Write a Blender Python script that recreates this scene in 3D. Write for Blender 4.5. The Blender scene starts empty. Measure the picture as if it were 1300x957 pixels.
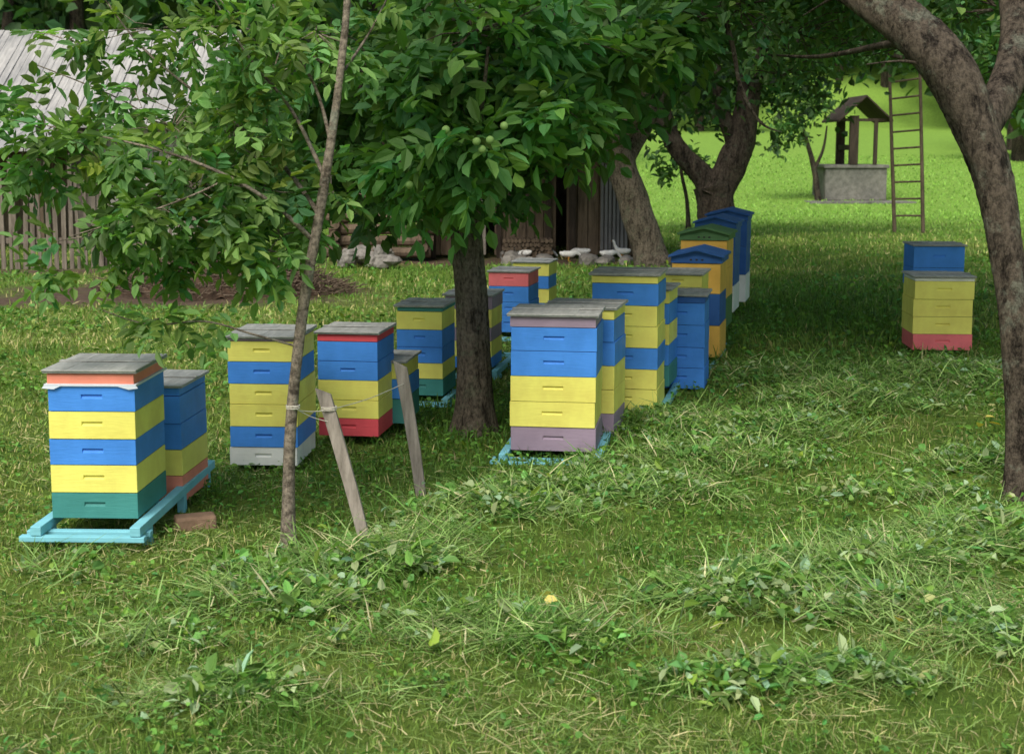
import bpy, math, random, bmesh
import numpy as np
from mathutils import Vector, Matrix
rng=np.random.default_rng(7); random.seed(7)
scene=bpy.context.scene
# ---------------------------------------------------------------- survey of the site
FP=1805.0; H=1.7; TH=math.atan(250/1805.0); cT,sT=math.cos(TH),math.sin(TH)
def ray(px,py):
    x=(px-650)/FP; y=(434-py)/FP
    return (x,cT+y*sT,-sT+y*cT)
def P(px,py,Y):
    d=ray(px,py); t=Y/d[1]; return np.array([d[0]*t,Y,H+d[2]*t])
def G(px,py):
    d=ray(px,py); t=-H/d[2]; return np.array([d[0]*t,d[1]*t])
# ---------------------------------------------------------------- terrain
def nz(x,y,f,ph=0.0):
    return (np.sin(x*f*1.0+ph+1.3*np.sin(y*f*.7+ph))*np.cos(y*f*1.13+ph*2+1.1*np.sin(x*f*.83))+
            .5*np.sin(x*f*2.3+y*f*1.7+ph*3)+.35*np.cos(x*f*3.1-y*f*4.3+ph))/1.85
PILES=[]
for (px,py,rx,ry,h,rot) in [(330,775,.42,.22,.07,0.2),(450,730,.5,.2,.10,.25),(540,700,.35,.18,.07,0),(640,665,.5,.22,.09,.1),(760,640,.6,.25,.11,0.1),(880,600,.6,.28,.10,.2),
        (960,560,.6,.32,.12,.2),(1080,520,.7,.4,.11,.2),(1200,490,.8,.5,.12,0),(1150,640,.55,.22,.05,0),(950,770,.45,.22,.08,.1),(1080,740,.5,.25,.10,.2),(1230,700,.5,.28,.13,.3),
        (1150,790,.5,.2,.07,0),(620,800,.45,.14,.06,0),(740,830,.5,.16,.06,.1),(480,830,.4,.13,.05,0),(180,830,.4,.13,.05,0),(60,740,.3,.14,.04,0),(1000,880,.6,.16,.06,0),(300,900,.6,.16,.05,.0),(1280,600,.5,.28,.09,0),(870,545,.4,.3,.08,.3),(1010,480,.7,.6,.06,.2),(1250,830,.4,.18,.07,0)]:
    g=G(px,py); PILES.append((g[0],g[1],rx,ry,h,rot))
def pile(x,y):
    z=np.zeros_like(x)
    for (a,b,rx,ry,h,r) in PILES:
        dx=x-a; dy=y-b; u=(dx*math.cos(r)+dy*math.sin(r))/rx; v=(-dx*math.sin(r)+dy*math.cos(r))/ry
        z=np.maximum(z,h*np.exp(-(u*u+v*v)*1.0))
    return z
def tz(x,y):
    x=np.asarray(x,float); y=np.asarray(y,float)
    z=.018*nz(x,y,1.3)+.008*nz(x,y,5,2)
    z=z+pile(x,y)*(.75+.45*nz(x,y,9,1))
    z=z+.055*np.maximum(y-37,0)+.42*np.maximum(y-88,0)
    z=z+ .2*np.maximum(-x-30,0)+ .2*np.maximum(x-34,0)
    return z
def tz1(x,y): return float(tz(np.array([x]),np.array([y]))[0])
soil_c=[(G(200,378),2.6,1.1),(G(300,372),1.8,.9),(G(150,368),1.5,.7),(G(70,345),2.0,.5),(G(620,332),3.0,.9)]
def soil(x,y):
    m=np.zeros_like(x)
    for g,a,b in soil_c:
        q=((x-g[0])/a)**2+((y-g[1])/b)**2
        m=np.maximum(m,np.clip(1.3-q+.5*nz(x,y,3,4)+.25*nz(x,y,9,1),0,1))
    return m
# ---------------------------------------------------------------- mesh helpers
def empty(name,loc=(0,0,0)):
    o=bpy.data.objects.new(name,None); o.location=loc; o.empty_display_size=.2
    scene.collection.objects.link(o); return o
def mesh_np(name,V,Fc,mat,C=None,parent=None,smooth=False):
    me=bpy.data.meshes.new(name); V=np.ascontiguousarray(V,dtype=np.float32); Fc=np.ascontiguousarray(Fc,dtype=np.int32)
    k=Fc.shape[1]
    me.vertices.add(len(V)); me.vertices.foreach_set('co',V.ravel())
    me.loops.add(Fc.size); me.loops.foreach_set('vertex_index',Fc.ravel())
    me.polygons.add(len(Fc)); me.polygons.foreach_set('loop_start',np.arange(len(Fc),dtype=np.int32)*k)
    me.update(calc_edges=True)
    if C is not None:
        a=me.color_attributes.new('Col','FLOAT_COLOR','POINT')
        C4=np.ones((len(V),4),np.float32); C4[:,:3]=C; a.data.foreach_set('color',C4.ravel())
    me.polygons.foreach_set('use_smooth',np.full(len(Fc),smooth))
    me.materials.append(mat)
    o=bpy.data.objects.new(name,me); scene.collection.objects.link(o)
    if parent: o.parent=parent
    return o
def norm(a): return a/np.maximum(np.linalg.norm(a,axis=-1,keepdims=True),1e-9)
class Acc:
    def __init__(s): s.V=[];s.F=[];s.C=[];s.n=0
    def add(s,V,F,C=None):
        s.V.append(V); s.F.append(F+s.n); s.n+=len(V)
        if C is not None: s.C.append(C)
    def obj(s,name,mat,parent=None,smooth=False):
        return mesh_np(name,np.concatenate(s.V),np.concatenate(s.F),mat,np.concatenate(s.C) if s.C else None,parent,smooth)
def leafgeo(p,d,n,L,w,fold,col):
    M=len(p); d=norm(d); sd=norm(np.cross(d,n)); n=np.cross(sd,d)
    L=L[:,None]; w=w[:,None]
    V=np.stack([p, p+d*.32*L+sd*w*.5+n*fold*w, p+d*.72*L+sd*w*.4+n*(fold*w-.04*L), p+d*L-n*.12*L,
                p+d*.72*L-sd*w*.4+n*(fold*w-.04*L), p+d*.32*L-sd*w*.5+n*fold*w],1).reshape(-1,3)
    b=np.arange(M)[:,None]*6
    F=np.concatenate([b+np.array([[0,1,2,3]]),b+np.array([[0,3,4,5]])])
    return V,F,np.repeat(col,6,0)
def vary(base,M,dv=.25,dh=.15):
    c=np.array(base)[None]*np.ones((M,1)); v=1+dv*rng.normal(size=(M,1)); h=dh*rng.normal(size=(M,1))
    c=c*np.clip(v,.4,1.9); c[:,0:1]*=np.clip(1+h,.5,2); c[:,2:3]*=np.clip(1-h,.5,2); return c
def compound(acc,p,r,rach,L,w,base,npair=3,cvar=.22):
    M=len(p); r=norm(r); up=np.array([0,0,1.])+.45*rng.normal(size=(M,3))
    s=norm(np.cross(r,up)); n=np.cross(s,r)
    rl=rach*(.7+.6*rng.random((M,1))); colM=vary(base,M,cvar,.15)
    for k in range(npair*2+1):
        if k==0: t=1.0; side=0; dr=r-.25*n
        else:
            j=(k+1)//2; side=1 if k%2 else -1; t=1-.30*j+.06; dr=r*.5+s*side*.9-.2*n
        pos=p+r*rl*t-n*(.25*rl*t*t)
        sz=(1.15 if k==0 else 1.05-.13*(k+1)//2)
        Ls=L*sz*(.75+.5*rng.random(M)); ws=w*sz*(.8+.4*rng.random(M))
        acc.add(*leafgeo(pos,dr+.18*rng.normal(size=(M,3)),n+.3*rng.normal(size=(M,3)),Ls,ws,.18,colM*(.9+.2*rng.random((M,1)))))
def simple(acc,p,r,L,w,base,cv=.25,nb=.5):
    M=len(p); up=np.array([0,0,1.])+nb*rng.normal(size=(M,3))
    acc.add(*leafgeo(p,r,up,L*(.6+.8*rng.random(M)),w*(.6+.8*rng.random(M)),.15,vary(base,M,cv,.15)))
def sticks(acc,A,B,ra,rb):
    M=len(A); d=norm(B-A); a=np.where(np.abs(d[:,2:3])>.9,np.array([[1.,0,0]]),np.array([[0,0,1.]]))
    u=norm(np.cross(d,a)); v=np.cross(d,u); ra=np.broadcast_to(ra,(M,))[:,None]; rb=np.broadcast_to(rb,(M,))[:,None]
    V=[]
    for (c,rr) in ((A,ra),(B,rb)):
        for k in range(4):
            an=k*math.pi/2; V.append(c+u*rr*math.cos(an)+v*rr*math.sin(an))
    V=np.stack(V,1).reshape(-1,3); b=np.arange(M)[:,None]*8
    F=np.concatenate([b+np.array([[k,(k+1)%4,4+(k+1)%4,4+k]]) for k in range(4)])
    acc.add(V,F)
def spline(pts,n):
    pts=np.array(pts,float); m=len(pts); out=[]
    for i in range(m-1):
        p0=pts[max(i-1,0)];p1=pts[i];p2=pts[i+1];p3=pts[min(i+2,m-1)]
        for t in np.linspace(0,1,n,endpoint=False):
            out.append(.5*((2*p1)+(-p0+p2)*t+(2*p0-5*p1+4*p2-p3)*t*t+(-p0+3*p1-3*p2+p3)*t**3))
    out.append(pts[-1]); return np.array(out)
def tube(acc,pts,rad,seg=12,n=8,rough=.06,flare=0.0):
    q=spline([list(p)+[r] for p,r in zip(pts,rad)],n); C=q[:,:3]; R=np.maximum(q[:,3],.0015)
    T=norm(np.gradient(C,axis=0)); u=np.cross(T,np.array([.13,1.,.07])); u=norm(u); v=np.cross(T,u)
    an=np.linspace(0,2*math.pi,seg,endpoint=False); m=len(C)
    ph=rng.random()*9
    s=np.cumsum(np.r_[0,np.linalg.norm(np.diff(C,axis=0),axis=1)])
    rr=R[:,None]*(1+rough*(np.sin(an[None]*3+ph+s[:,None]*2.1)+.6*np.sin(an[None]*5+ph*2-s[:,None]*5)+.5*np.sin(s[:,None]*11+an[None]+ph)+.3*rng.normal(size=(m,seg))))
    if flare: rr=rr*(1+flare*np.exp(-s[:,None]/.12)*(1+.5*np.sin(an[None]*4+ph)))
    V=(C[:,None]+u[:,None]*(np.cos(an)[None,:,None]*rr[...,None])+v[:,None]*(np.sin(an)[None,:,None]*rr[...,None])).reshape(-1,3)
    i=np.arange(m-1)[:,None]*seg; j=np.arange(seg)[None]
    F=np.stack([i+j,i+(j+1)%seg,i+seg+(j+1)%seg,i+seg+j],-1).reshape(-1,4)
    acc.add(V,F); return C
# ---------------------------------------------------------------- materials
def newmat(name):
    m=bpy.data.materials.new(name); m.use_nodes=True; nt=m.node_tree; nt.nodes.clear()
    o=nt.nodes.new('ShaderNodeOutputMaterial'); b=nt.nodes.new('ShaderNodeBsdfPrincipled'); nt.links.new(b.outputs[0],o.inputs[0])
    return m,nt,b,o
def N(nt,t,**kw):
    n=nt.nodes.new(t)
    for k,v in kw.items(): setattr(n,k,v)
    return n
def noise(nt,scale,detail=5,vec=None,rough=.6,sc3=None):
    tc=N(nt,'ShaderNodeTexCoord'); mp=N(nt,'ShaderNodeMapping'); nt.links.new(tc.outputs['Object'],mp.inputs[0])
    if sc3: mp.inputs['Scale'].default_value=sc3
    n=N(nt,'ShaderNodeTexNoise'); n.inputs['Scale'].default_value=scale; n.inputs['Detail'].default_value=detail; n.inputs['Roughness'].default_value=rough
    nt.links.new(mp.outputs[0],n.inputs['Vector']); return n
def ramp(nt,src,stops):
    r=N(nt,'ShaderNodeValToRGB'); e=r.color_ramp.elements
    while len(e)<len(stops): e.new(.5)
    for i,(p,c) in enumerate(stops):
        e[i].position=p; e[i].color=(*c,1) if len(c)==3 else c
    nt.links.new(src,r.inputs[0]); return r
def bump(nt,b,src,strength,dist=.01):
    bp=N(nt,'ShaderNodeBump'); bp.inputs['Strength'].default_value=strength; bp.inputs['Distance'].default_value=dist
    nt.links.new(src,bp.inputs['Height']); nt.links.new(bp.outputs[0],b.inputs['Normal'])
def mix(nt,a,b_,f,mode='MIX'):
    m=N(nt,'ShaderNodeMix',data_type='RGBA',blend_type=mode)
    for s,v in ((6,a),(7,b_),(0,f)):
        if hasattr(v,'is_linked'): nt.links.new(v,m.inputs[s])
        else: m.inputs[s].default_value=v if s==0 else (*v,1)
    return m.outputs[2]
def mat_leaf(name,trans=.35,rough=.6,tint=(1.5,1.7,.55)):
    m,nt,b,o=newmat(name); at=N(nt,'ShaderNodeAttribute',attribute_name='Col')
    nt.links.new(at.outputs[0],b.inputs['Base Color']); b.inputs['Roughness'].default_value=rough; b.inputs['Specular IOR Level'].default_value=.35
    tr=N(nt,'ShaderNodeBsdfTranslucent'); g=mix(nt,at.outputs[0],tint,1.0,'MULTIPLY'); nt.links.new(g,tr.inputs[0])
    ms=N(nt,'ShaderNodeMixShader'); ms.inputs[0].default_value=trans
    nt.links.new(b.outputs[0],ms.inputs[1]); nt.links.new(tr.outputs[0],ms.inputs[2]); nt.links.new(ms.outputs[0],o.inputs[0]); return m
def mat_paint(name,rgb,dirt=.45):
    m,nt,b,o=newmat(name)
    n1=noise(nt,5,6,sc3=(1,1,1)); n2=noise(nt,22,8,sc3=(.35,1,3.5),rough=.7); n3=noise(nt,60,3,sc3=(.2,.2,1.5)); n5=noise(nt,70,5,rough=.8)
    dk=tuple(c*.85 for c in rgb); lt=tuple(min(.9,c*1.06+.005) for c in rgb)
    r1=ramp(nt,n1.outputs[0],[(.3,dk),(.62,lt)])
    r2=ramp(nt,n2.outputs[0],[(.60,(0,0,0)),(.76,(1,1,1))])
    f=N(nt,'ShaderNodeMath',operation='MULTIPLY'); nt.links.new(r2.outputs[0],f.inputs[0]); f.inputs[1].default_value=dirt
    c=mix(nt,r1.outputs[0],tuple(.65*x+.04 for x in rgb),f.outputs[0])
    r5=ramp(nt,n5.outputs[0],[(.72,(0,0,0)),(.76,(.8,.8,.8))]); c=mix(nt,c,(.30,.27,.22),r5.outputs[0])
    nt.links.new(c,b.inputs['Base Color']); b.inputs['Roughness'].default_value=.6; b.inputs['Specular IOR Level'].default_value=.2
    bump(nt,b,n3.outputs[0],.4,.004); return m
def mat_wood(name,c1,c2,sc3=(6,6,.7),scale=4,bs=.6):
    m,nt,b,o=newmat(name); n=noise(nt,scale,8,sc3=sc3,rough=.7); n2=noise(nt,1.2,4)
    r=ramp(nt,n.outputs[0],[(.3,c1),(.7,c2)]); r2=ramp(nt,n2.outputs[0],[(.3,(.7,.7,.7)),(.7,(1.15,1.12,1.08))])
    nt.links.new(mix(nt,r.outputs[0],r2.outputs[0],1.0,'MULTIPLY'),b.inputs['Base Color']); b.inputs['Roughness'].default_value=.85
    b.inputs['Specular IOR Level'].default_value=.2
    bump(nt,b,n.outputs[0],bs,.01); return m
def mat_bark(name,c1,c2,c3,sc=9,dist=.03,sc3=(2.6,2.6,.6),lich=.5):
    m,nt,b,o=newmat(name); n=noise(nt,sc,12,sc3=sc3,rough=.78); n2=noise(nt,7,8,rough=.75); n4=noise(nt,sc*6,6,rough=.7,sc3=(1,1,.7))
    r=ramp(nt,n.outputs[0],[(.40,c1),(.50,c2),(.66,tuple(x*1.5 for x in c2))])
    rl=ramp(nt,n2.outputs[0],[(lich,(0,0,0)),(lich+.08,(.75,.75,.75))])
    c=mix(nt,r.outputs[0],c3,rl.outputs[0])
    r4=ramp(nt,n4.outputs[0],[(.36,(.45,.45,.45)),(.58,(1.15,1.15,1.12))])
    nt.links.new(mix(nt,c,r4.outputs[0],1.0,'MULTIPLY'),b.inputs['Base Color']); b.inputs['Roughness'].default_value=.9; b.inputs['Specular IOR Level'].default_value=.15
    ad=N(nt,'ShaderNodeMath',operation='MULTIPLY_ADD'); nt.links.new(n4.outputs[0],ad.inputs[0]); ad.inputs[1].default_value=.45; nt.links.new(n.outputs[0],ad.inputs[2])
    bump(nt,b,ad.outputs[0],1.0,dist); return m
LEAF=mat_leaf('leaf'); GRASS=mat_leaf('grass_blade',.25,.6,(1.25,1.4,.5)); LEAFD=mat_leaf('leaf_far',.3,.65)
BARK=mat_bark('walnut_bark',(.05,.04,.03),(.20,.165,.125),(.20,.21,.14),9,.05,lich=.54)
BARKY=mat_bark('young_bark',(.10,.08,.06),(.24,.20,.155),(.27,.28,.22),14,.008,(1,1,2),.55)
BARKO=mat_bark('apple_bark',(.03,.023,.017),(.15,.12,.09),(.27,.28,.21),9,.06,(1.7,1.7,.7),.55)
BARKD=mat_bark('dark_bark',(.015,.012,.009),(.07,.056,.042),(.08,.09,.06),5,.05,lich=.55)
COL=dict(b=(.065,.27,.76),y=(.90,.80,.17),p=(.84,.28,.19),r=(.74,.09,.11),g=(.055,.25,.22),u=(.33,.25,.32),w=(.8,.8,.74),o=(.84,.49,.10),d=(.035,.12,.37),n=(.09,.20,.08),t=(.22,.56,.64),k=(.84,.19,.20))
PM={k:mat_paint('paint_'+k,v) for k,v in COL.items()}
LID=mat_wood('weathered_lid',(.32,.33,.31),(.56,.57,.54),sc3=(6,1.2,8))
CLOTH=mat_paint('cloth',(.66,.72,.78),.2)
DARK,nt,b,o=newmat('dark_gap'); b.inputs['Base Color'].default_value=(.03,.03,.03,1); b.inputs['Roughness'].default_value=.9
GREYW=mat_wood('grey_wood',(.14,.125,.10),(.40,.36,.31))
FENCEW=mat_wood('fence_wood',(.085,.07,.055),(.27,.235,.19))
BROWNW=mat_wood('brown_wood',(.06,.045,.03),(.20,.15,.105))
DARKW=mat_wood('dark_wood',(.02,.015,.011),(.08,.06,.045))
ROOFM=mat_wood('roof_boards',(.26,.26,.25),(.50,.49,.46),sc3=(5,.5,.5))
PLASTER=mat_wood('limewashed_boards',(.34,.32,.29),(.62,.60,.54))
CONC=mat_wood('concrete',(.10,.10,.085),(.23,.23,.20),sc3=(1,1,1),scale=7)
STONE=mat_wood('stone',(.12,.115,.10),(.32,.30,.27),sc3=(1,1,1),scale=9)
BRICK=mat_wood('brick',(.22,.14,.09),(.38,.25,.17),sc3=(1,1,1),scale=12)
STRING,nt,b,o=newmat('twine'); b.inputs['Base Color'].default_value=(.6,.56,.46,1); b.inputs['Roughness'].default_value=.9
SOIL=mat_wood('soil',(.035,.022,.014),(.13,.085,.055),sc3=(1,1,1),scale=8,bs=1)
METAL=mat_wood('metal_sheet',(.13,.13,.13),(.25,.25,.26),sc3=(12,12,.3))
# ---------------------------------------------------------------- ground
def axis(lo,hi,f0,f1,step,grow):
    a=list(np.arange(f0,f1+1e-6,step)); s=step
    while a[-1]<hi: s*=grow; a.append(a[-1]+s)
    s=step; b=[]; x=f0
    while x>lo: s*=grow; x-=s; b.append(x)
    return np.array(b[::-1]+a)
gx=axis(-220,220,-6,6,.07,1.10); gy=axis(-40,320,3,15,.07,1.06)
X,Y=np.meshgrid(gx,gy); nx,ny=len(gx),len(gy)
Z=tz(X,Y); Vg=np.stack([X,Y,Z],-1).reshape(-1,3)
i=np.arange(ny-1)[:,None]*nx; j=np.arange(nx-1)[None]
Fg=np.stack([i+j,i+j+1,i+nx+j+1,i+nx+j],-1).reshape(-1,4)
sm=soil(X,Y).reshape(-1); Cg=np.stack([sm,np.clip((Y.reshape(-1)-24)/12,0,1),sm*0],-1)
GM,nt,b,o=newmat('meadow_ground')
at=N(nt,'ShaderNodeAttribute',attribute_name='Col'); sp=N(nt,'ShaderNodeSeparateColor'); nt.links.new(at.outputs[0],sp.inputs[0])
n1=noise(nt,.6,6); n2=noise(nt,9,8,rough=.75); n3=noise(nt,60,6,rough=.8)
r1=ramp(nt,n1.outputs[0],[(.35,(.10,.20,.035)),(.65,(.20,.27,.06))])
c=mix(nt,r1.outputs[0],(.24,.42,.08),sp.outputs[1])  # sunlit look of the far lawn mixed into the ground colour
r2=ramp(nt,n2.outputs[0],[(.3,(.6,.6,.55)),(.7,(1.3,1.25,1.1))]); r3=ramp(nt,n3.outputs[0],[(.3,(.55,.55,.55)),(.7,(1.3,1.3,1.2))])
c=mix(nt,c,r2.outputs[0],1.0,'MULTIPLY'); c=mix(nt,c,r3.outputs[0],1.0,'MULTIPLY')
rs=ramp(nt,n2.outputs[0],[(.3,(.06,.04,.026)),(.7,(.18,.13,.09))])
c=mix(nt,c,rs.outputs[0],sp.outputs[0]); nt.links.new(c,b.inputs['Base Color']); b.inputs['Roughness'].default_value=.95; b.inputs['Specular IOR Level'].default_value=.1
bump(nt,b,n3.outputs[0],.8,.03)
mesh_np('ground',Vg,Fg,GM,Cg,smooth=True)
# ---------------------------------------------------------------- grass
def blades(acc,x,y,z0,L,w,lean,col,az=None,curl=.5):
    M=len(x); az=rng.random(M)*2*math.pi if az is None else az
    dh=np.stack([np.cos(az),np.sin(az),np.zeros(M)],1); wd=rng.random(M)*2*math.pi
    sd=np.stack([np.cos(wd),np.sin(wd),.2*rng.normal(size=M)],1)
    el=lean
    d1=dh*np.sin(el)[:,None]; d1[:,2]=np.cos(el)
    e2=np.minimum(el+curl*rng.random(M),1.9); d2=dh*np.sin(e2)[:,None]; d2[:,2]=np.cos(e2)
    b0=np.stack([x,y,z0],1); m=b0+d1*(L*.55)[:,None]; t=m+d2*(L*.45)[:,None]; W=w[:,None]
    V=np.stack([b0-sd*W*.5,b0+sd*W*.5,m-sd*W*.42,m+sd*W*.42,t-sd*W*.08,t+sd*W*.08],1).reshape(-1,3)
    k=np.arange(M)[:,None]*6
    F=np.concatenate([k+np.array([[0,1,3,2]]),k+np.array([[2,3,5,4]])])
    acc.add(V,F,np.repeat(col,6,0))
def field(Nn,y0,y1,extra=.6):
    y=y0*(y1/y0)**rng.random(Nn); x=(rng.random(Nn)*2-1)*(.42*y+extra); return x,y
def lushf(x,y): return np.clip(np.exp(-(((x-.1)/1.7)**2+((y-8.4)/1.7)**2))+np.exp(-(((x-2.8)/2.0)**2+((y-14)/4.0)**2)),0,1)
def tuft(x,y): return np.clip(1.4*nz(x,y,2.2,5)+.7*nz(x,y,6.5,2)-.35,0,1)
def gcol(x,y,M):
    left=np.clip((-x-.22*y)/.8+.4,0,1)*np.clip((16-y)/4,0,1)
    t=np.clip(.40+.5*nz(x,y,.9,1)+.35*nz(x,y,4,3)+.15*rng.normal(size=M)+.3*left,0,1)[:,None]
    lush=np.maximum(lushf(x,y),.8*tuft(x,y))[:,None]
    t=np.clip(t-.6*lush,0,1)
    c=np.array([.105,.235,.03])*(1-t)+np.array([.30,.37,.085])*t
    straw=(rng.random((M,1))<(.05+.26*t)*(1-.8*lush)); c=np.where(straw,np.array([.52,.46,.20]),c)
    c=c*(1-.22*lush)
    far=np.clip((y-24)/10,0,1)[:,None]; c=c*(1-far)+np.array([.25,.44,.08])*far  # distant blades brightened in colour, so the lawn there reads as sunlit
    return c*np.clip(1+.30*rng.normal(size=(M,1)),.4,1.9)
acc=Acc()
x,y=field(290000,3.3,60); keep=rng.random(len(x))>soil(x,y)*1.1; x=x[keep];y=y[keep]; M=len(x)
tall=tuft(x,y)*np.clip((20-y)/8,0,1); lu=lushf(x,y)
L=(.018+.028*rng.random(M)+.075*tall*rng.random(M)+.07*lu*rng.random(M))*np.clip(y/8,1,2.2)**.9
w=.0042*(np.maximum(y,4)/4)**.85*(.6+.8*rng.random(M))
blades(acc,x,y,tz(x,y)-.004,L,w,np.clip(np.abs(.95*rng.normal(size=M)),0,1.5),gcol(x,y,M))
acc.obj('grass',GRASS)
acc=Acc(); x,y=field(110000,3.4,18); keep=(rng.random(len(x))<np.clip(.45+.6*nz(x,y,3,6)+.4*nz(x,y,9,2),.10,1))&(soil(x,y)<.3)&(rng.random(len(x))>.85*lushf(x,y)); x=x[keep];y=y[keep];M=len(x)
t=rng.random((M,1)); c=np.array([.15,.28,.055])*(1-t)+np.array([.34,.43,.14])*t
c=np.where(rng.random((M,1))<.25,np.array([.56,.50,.25]),c)*np.clip(1+.25*rng.normal(size=(M,1)),.4,1.6)
blades(acc,x,y,tz(x,y)+.008+.02*rng.random(M),.03+.09*rng.random(M)**1.6,.0035*(y/4)**.75*(.6+.8*rng.random(M)),np.clip(1.45+.2*rng.normal(size=M),.6,1.9),c,curl=.4)
acc.obj('grass_clippings',GRASS)
acc=Acc(); x,y=field(44000,3.6,22); keep=(nz(x,y,1.7,8)+.6*nz(x,y,6,2)+.9*lushf(x,y)>.15)&(soil(x,y)<.3); x=x[keep];y=y[keep];M=len(x)
r=rng.normal(size=(M,3)); r[:,2]=np.abs(r[:,2])*.4
sc=np.clip(y/7,.8,2)
p=np.stack([x,y,tz(x,y)+.01+.05*rng.random(M)],1)
acc.add(*leafgeo(p,r,np.array([0,0,1.])+.5*rng.normal(size=(M,3)),(.014+.028*rng.random(M))*sc,(.010+.018*rng.random(M))*sc,.15,vary((.12,.26,.04),M,.3)))
acc.obj('meadow_weeds',GRASS)
# cut grass windrows
acc=Acc(); x,y=field(560000,3.4,15); pl=pile(x,y)*(.8+.45*nz(x,y,6,3)+.3*nz(x,y,15,1)); keep=rng.random(len(x))<np.clip((pl-.015)*13,0,.85); x=x[keep];y=y[keep];M=len(x)
t=np.clip(rng.random((M,1))+.35*nz(x,y,5,7)[:,None],0,1); c=np.array([.11,.25,.04])*(1-t)+np.array([.33,.46,.15])*t
c=np.where(rng.random((M,1))<.10,np.array([.58,.54,.30]),c)*np.clip(1+.35*rng.normal(size=(M,1)),.3,1.8)
flow=2.2*nz(x,y,2.5,2)+rng.normal(size=M)*.8+np.where(rng.random(M)<.5,math.pi,0)
blades(acc,x,y,tz(x,y)+(.003+.055*rng.random(M)**1.4),.05+.17*rng.random(M)**1.3,.0045*(y/4)**.6*(.5+rng.random(M)),np.clip(1.35+.34*rng.normal(size=M),.2,2.0),c,az=flow,curl=.6)
x,y=field(190000,3.4,15); pl=pile(x,y)*(.6+1.1*nz(x,y,4,6)+.4*nz(x,y,11,2)); keep=rng.random(len(x))<np.clip((pl-.012)*8,0,.7); x=x[keep];y=y[keep];M=len(x)
p=np.stack([x,y,tz(x,y)+.01+.065*rng.random(M)],1); r=rng.normal(size=(M,3)); r[:,2]*=.45
cc=vary((.16,.31,.06),M,.3,.15); pale=rng.random((M,1))<.3; cc=np.where(pale,vary((.36,.47,.25),M,.15,.1),cc)
acc.add(*leafgeo(p,r,np.array([0,0,1.])+.75*rng.normal(size=(M,3)),.02+.065*rng.random(M)**1.6,.012+.03*rng.random(M),.25,cc))
acc.obj('cut_grass_windrow',GRASS)
acc=Acc(); pts=[(1250,540),(1254,546),(1244,548),(685,775),(690,782),(1140,820),(980,720)]
p=np.array([[*G(a,b),0] for a,b in pts]); p[:,2]=tz(p[:,0],p[:,1])+.06; M=len(p)
acc.add(*leafgeo(p,rng.normal(size=(M,3))*[1,1,.2],np.array([0,0,1.])+.3*rng.normal(size=(M,3)),.05+.03*rng.random(M),.03+.02*rng.random(M),.1,vary((.7,.62,.16),M,.1)))
acc.obj('fallen_yellow_leaves',GRASS)
# ---------------------------------------------------------------- boxes
def add_box(bm,x0,x1,y0,y1,z0,z1,mi,handle=False):
    v=[bm.verts.new(c) for c in ((x0,y0,z0),(x1,y0,z0),(x1,y1,z0),(x0,y1,z0),(x0,y0,z1),(x1,y0,z1),(x1,y1,z1),(x0,y1,z1))]
    fs=[(3,2,1,0),(4,5,6,7),(1,2,6,5),(2,3,7,6),(3,0,4,7)]
    if not handle: fs.append((0,1,5,4))
    for f in fs: bm.faces.new([v[k] for k in f]).material_index=mi
    if handle:
        cx=(x0+x1)/2; hw=(x1-x0)*.12; zc=z0+(z1-z0)*.56; hh=.009; d=.014
        a=[bm.verts.new(c) for c in ((cx-hw,y0,zc-hh),(cx+hw,y0,zc-hh),(cx+hw,y0,zc+hh),(cx-hw,y0,zc+hh))]
        q=[bm.verts.new(c) for c in ((cx-hw,y0+.004,zc-hh),(cx+hw,y0+.004,zc-hh),(cx+hw,y0+d,zc+hh),(cx-hw,y0+d,zc+hh))]
        o=[v[0],v[1],v[5],v[4]]
        for k in range(4):
            l=(k+1)%4
            bm.faces.new([o[k],o[l],a[l],a[k]]).material_index=mi
            bm.faces.new([a[k],a[l],q[l],q[k]]).material_index=mi
        bm.faces.new(q).material_index=mi
def finish(bm,name,mats,loc=(0,0,0),rot=0,bev=.003,parent=None):
    me=bpy.data.meshes.new(name); bm.normal_update(); bm.to_mesh(me); bm.free()
    for m in mats: me.materials.append(m)
    o=bpy.data.objects.new(name,me); o.location=loc; o.rotation_euler=(0,0,rot); scene.collection.objects.link(o)
    if bev:
        b=o.modifiers.new('Bevel','BEVEL'); b.width=bev; b.segments=2; b.limit_method='ANGLE'; b.angle_limit=.8
    if parent: o.parent=parent
    return o
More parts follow.
